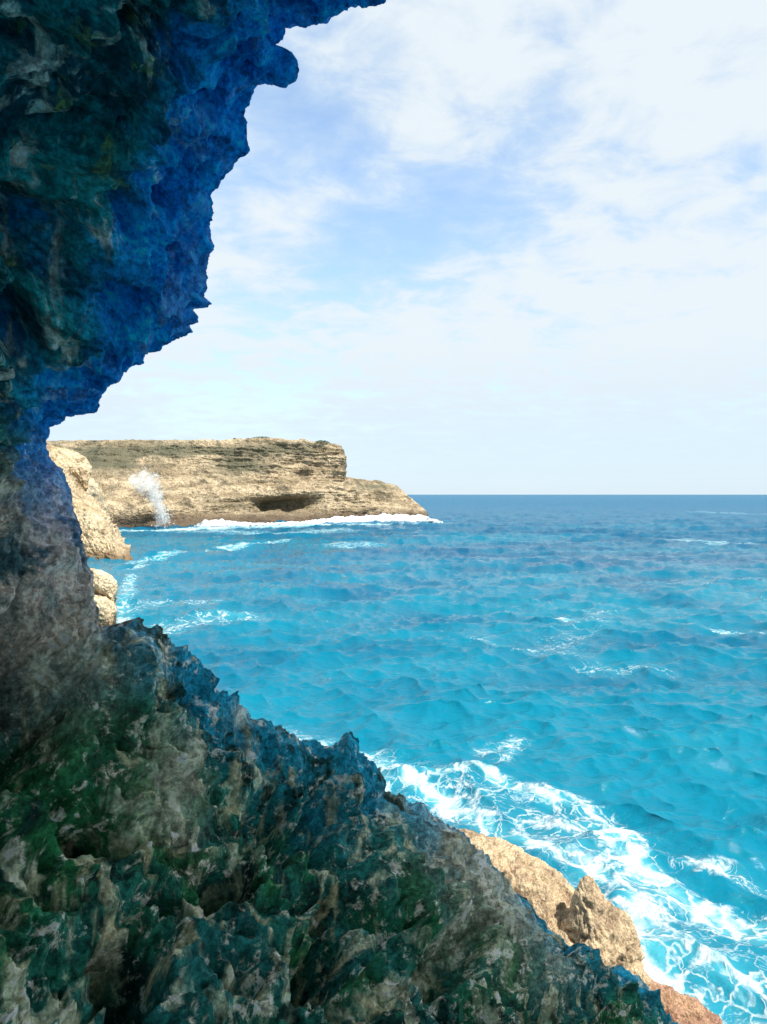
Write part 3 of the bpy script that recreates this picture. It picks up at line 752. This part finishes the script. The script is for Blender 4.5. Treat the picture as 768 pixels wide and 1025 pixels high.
# ------------------------------------------------------------------ light, sky, camera
SUN = Vector((.42, -.42, .81)).normalized()
el = math.asin(SUN.z); azs = math.atan2(SUN.x, SUN.y)
w = bpy.data.worlds.new('World'); bpy.context.scene.world = w; w.use_nodes = True
t = NT(w.node_tree); t.n.clear()
out = t.node('ShaderNodeOutputWorld'); bg = t.node('ShaderNodeBackground'); t.l.new(bg.outputs[0], out.inputs[0])
sky = t.node('ShaderNodeTexSky', sky_type='NISHITA', sun_disc=False, sun_elevation=el, sun_rotation=azs)
sky.air_density = 1.0; sky.dust_density = .3; sky.ozone_density = 1.5
dirv = t.node('ShaderNodeTexCoord').outputs['Generated']
sx = t.node('ShaderNodeSeparateXYZ', ins={0: dirv})
zc = t.math('ADD', t.math('MAXIMUM', sx.outputs[2], 0.0), .12)
cx = t.math('DIVIDE', sx.outputs[0], zc); cy = t.math('DIVIDE', sx.outputs[1], zc)
cv = t.node('ShaderNodeCombineXYZ', ins={0: cx, 1: cy}).outputs[0]
n1 = t.noise(t.scale(cv, (1.0, .8, 1)), 1.1, 8, .6, .25)
n2 = t.noise(t.scale(cv, (1.0, 1.0, 1)), 5.0, 7, .62, .35)
def gap(px, py, rx, ry, rot=0.0):
    # soft patch of thinner cloud centred on a sky direction (tangent coordinates)
    tx = t.math('DIVIDE', sx.outputs[0], t.math('MAXIMUM', sx.outputs[1], .05)); tz = t.math('DIVIDE', sx.outputs[2], t.math('MAXIMUM', sx.outputs[1], .05))
    a = t.math('SUBTRACT', tx, (px - 384) / F); b_ = t.math('SUBTRACT', tz, (495 - py) / F)
    c, s = math.cos(rot), math.sin(rot)
    u = t.math('ADD', t.math('MULTIPLY', a, c * F / rx), t.math('MULTIPLY', b_, s * F / rx))
    v = t.math('ADD', t.math('MULTIPLY', a, -s * F / ry), t.math('MULTIPLY', b_, c * F / ry))
    q = t.math('ADD', t.math('MULTIPLY', u, u), t.math('MULTIPLY', v, v))
    return t.math('EXPONENT', t.math('MULTIPLY', q, -1.0))
g = t.math('ADD', t.math('MULTIPLY', gap(410, 235, 170, 50, .45), .72), t.math('MULTIPLY', gap(300, 120, 170, 120), .62))
g = t.math('ADD', g, t.math('MULTIPLY', gap(240, 395, 120, 40), .35))
g = t.math('ADD', g, t.math('MULTIPLY', gap(620, 400, 120, 25), .12))
tex = t.math('ADD', t.math('MULTIPLY', t.math('SUBTRACT', n1, .5), 1.1), t.math('MULTIPLY', t.math('SUBTRACT', n2, .5), 1.5))
hz = t.ramp(sx.outputs[2], 0.0, .22, 1.0, 0.0); tex = t.math('MULTIPLY', tex, t.ramp(hz, 0, 1, 1.0, .12))
cover = t.math('ADD', t.math('SUBTRACT', .80, t.math('MULTIPLY', g, .80)), tex)
cover = t.ramp(cover, 0.0, .85, .25, 1.0)
cover = t.math('MULTIPLY', cover, t.ramp(hz, 0, 1, 1.0, .92))
SKY_STR = .10
below = t.ramp(sx.outputs[2], -.002, -.05, 0.0, 1.0)
skyc = t.scale(sky.outputs[0], (1.42, 1.56, 1.62))
cloud = t.mix(t.ramp(cover, .5, 1.0), (4.1, 5.0, 5.85), (4.95, 5.45, 5.8))
cloud = t.mix(hz, cloud, (4.0, 4.85, 5.6)); t.put(bg.inputs[0], t.mix(below, t.mix(cover, skyc, cloud), (.5, 2.2, 3.4))); bg.inputs[1].default_value = SKY_STR

sd = bpy.data.lights.new('sun', 'SUN'); sd.energy = 4.2; sd.angle = math.radians(.5); sd.color = (1, .93, .82)
so = bpy.data.objects.new('sun', sd); COL.objects.link(so); so.rotation_euler = (-SUN).to_track_quat('-Z', 'Y').to_euler(); so.location = (20, -10, 40)

cam = bpy.data.cameras.new('camera'); co = bpy.data.objects.new('camera', cam); COL.objects.link(co)
co.location = (0, 0, H); co.rotation_euler = (math.radians(90), 0, 0)
cam.sensor_fit = 'VERTICAL'; cam.sensor_height = 36; cam.lens = F / 1025 * 36; cam.shift_y = -17.5 / 1025
cam.clip_start = .05; cam.clip_end = 200000
sc = bpy.context.scene; sc.camera = co
sc.view_settings.view_transform = 'Standard'; sc.view_settings.look = 'None'; sc.view_settings.exposure = 0.75; sc.view_settings.gamma = 1
sc.cycles.max_bounces = 6; sc.cycles.diffuse_bounces = 4; sc.cycles.volume_bounces = 3; sc.cycles.use_denoising = True
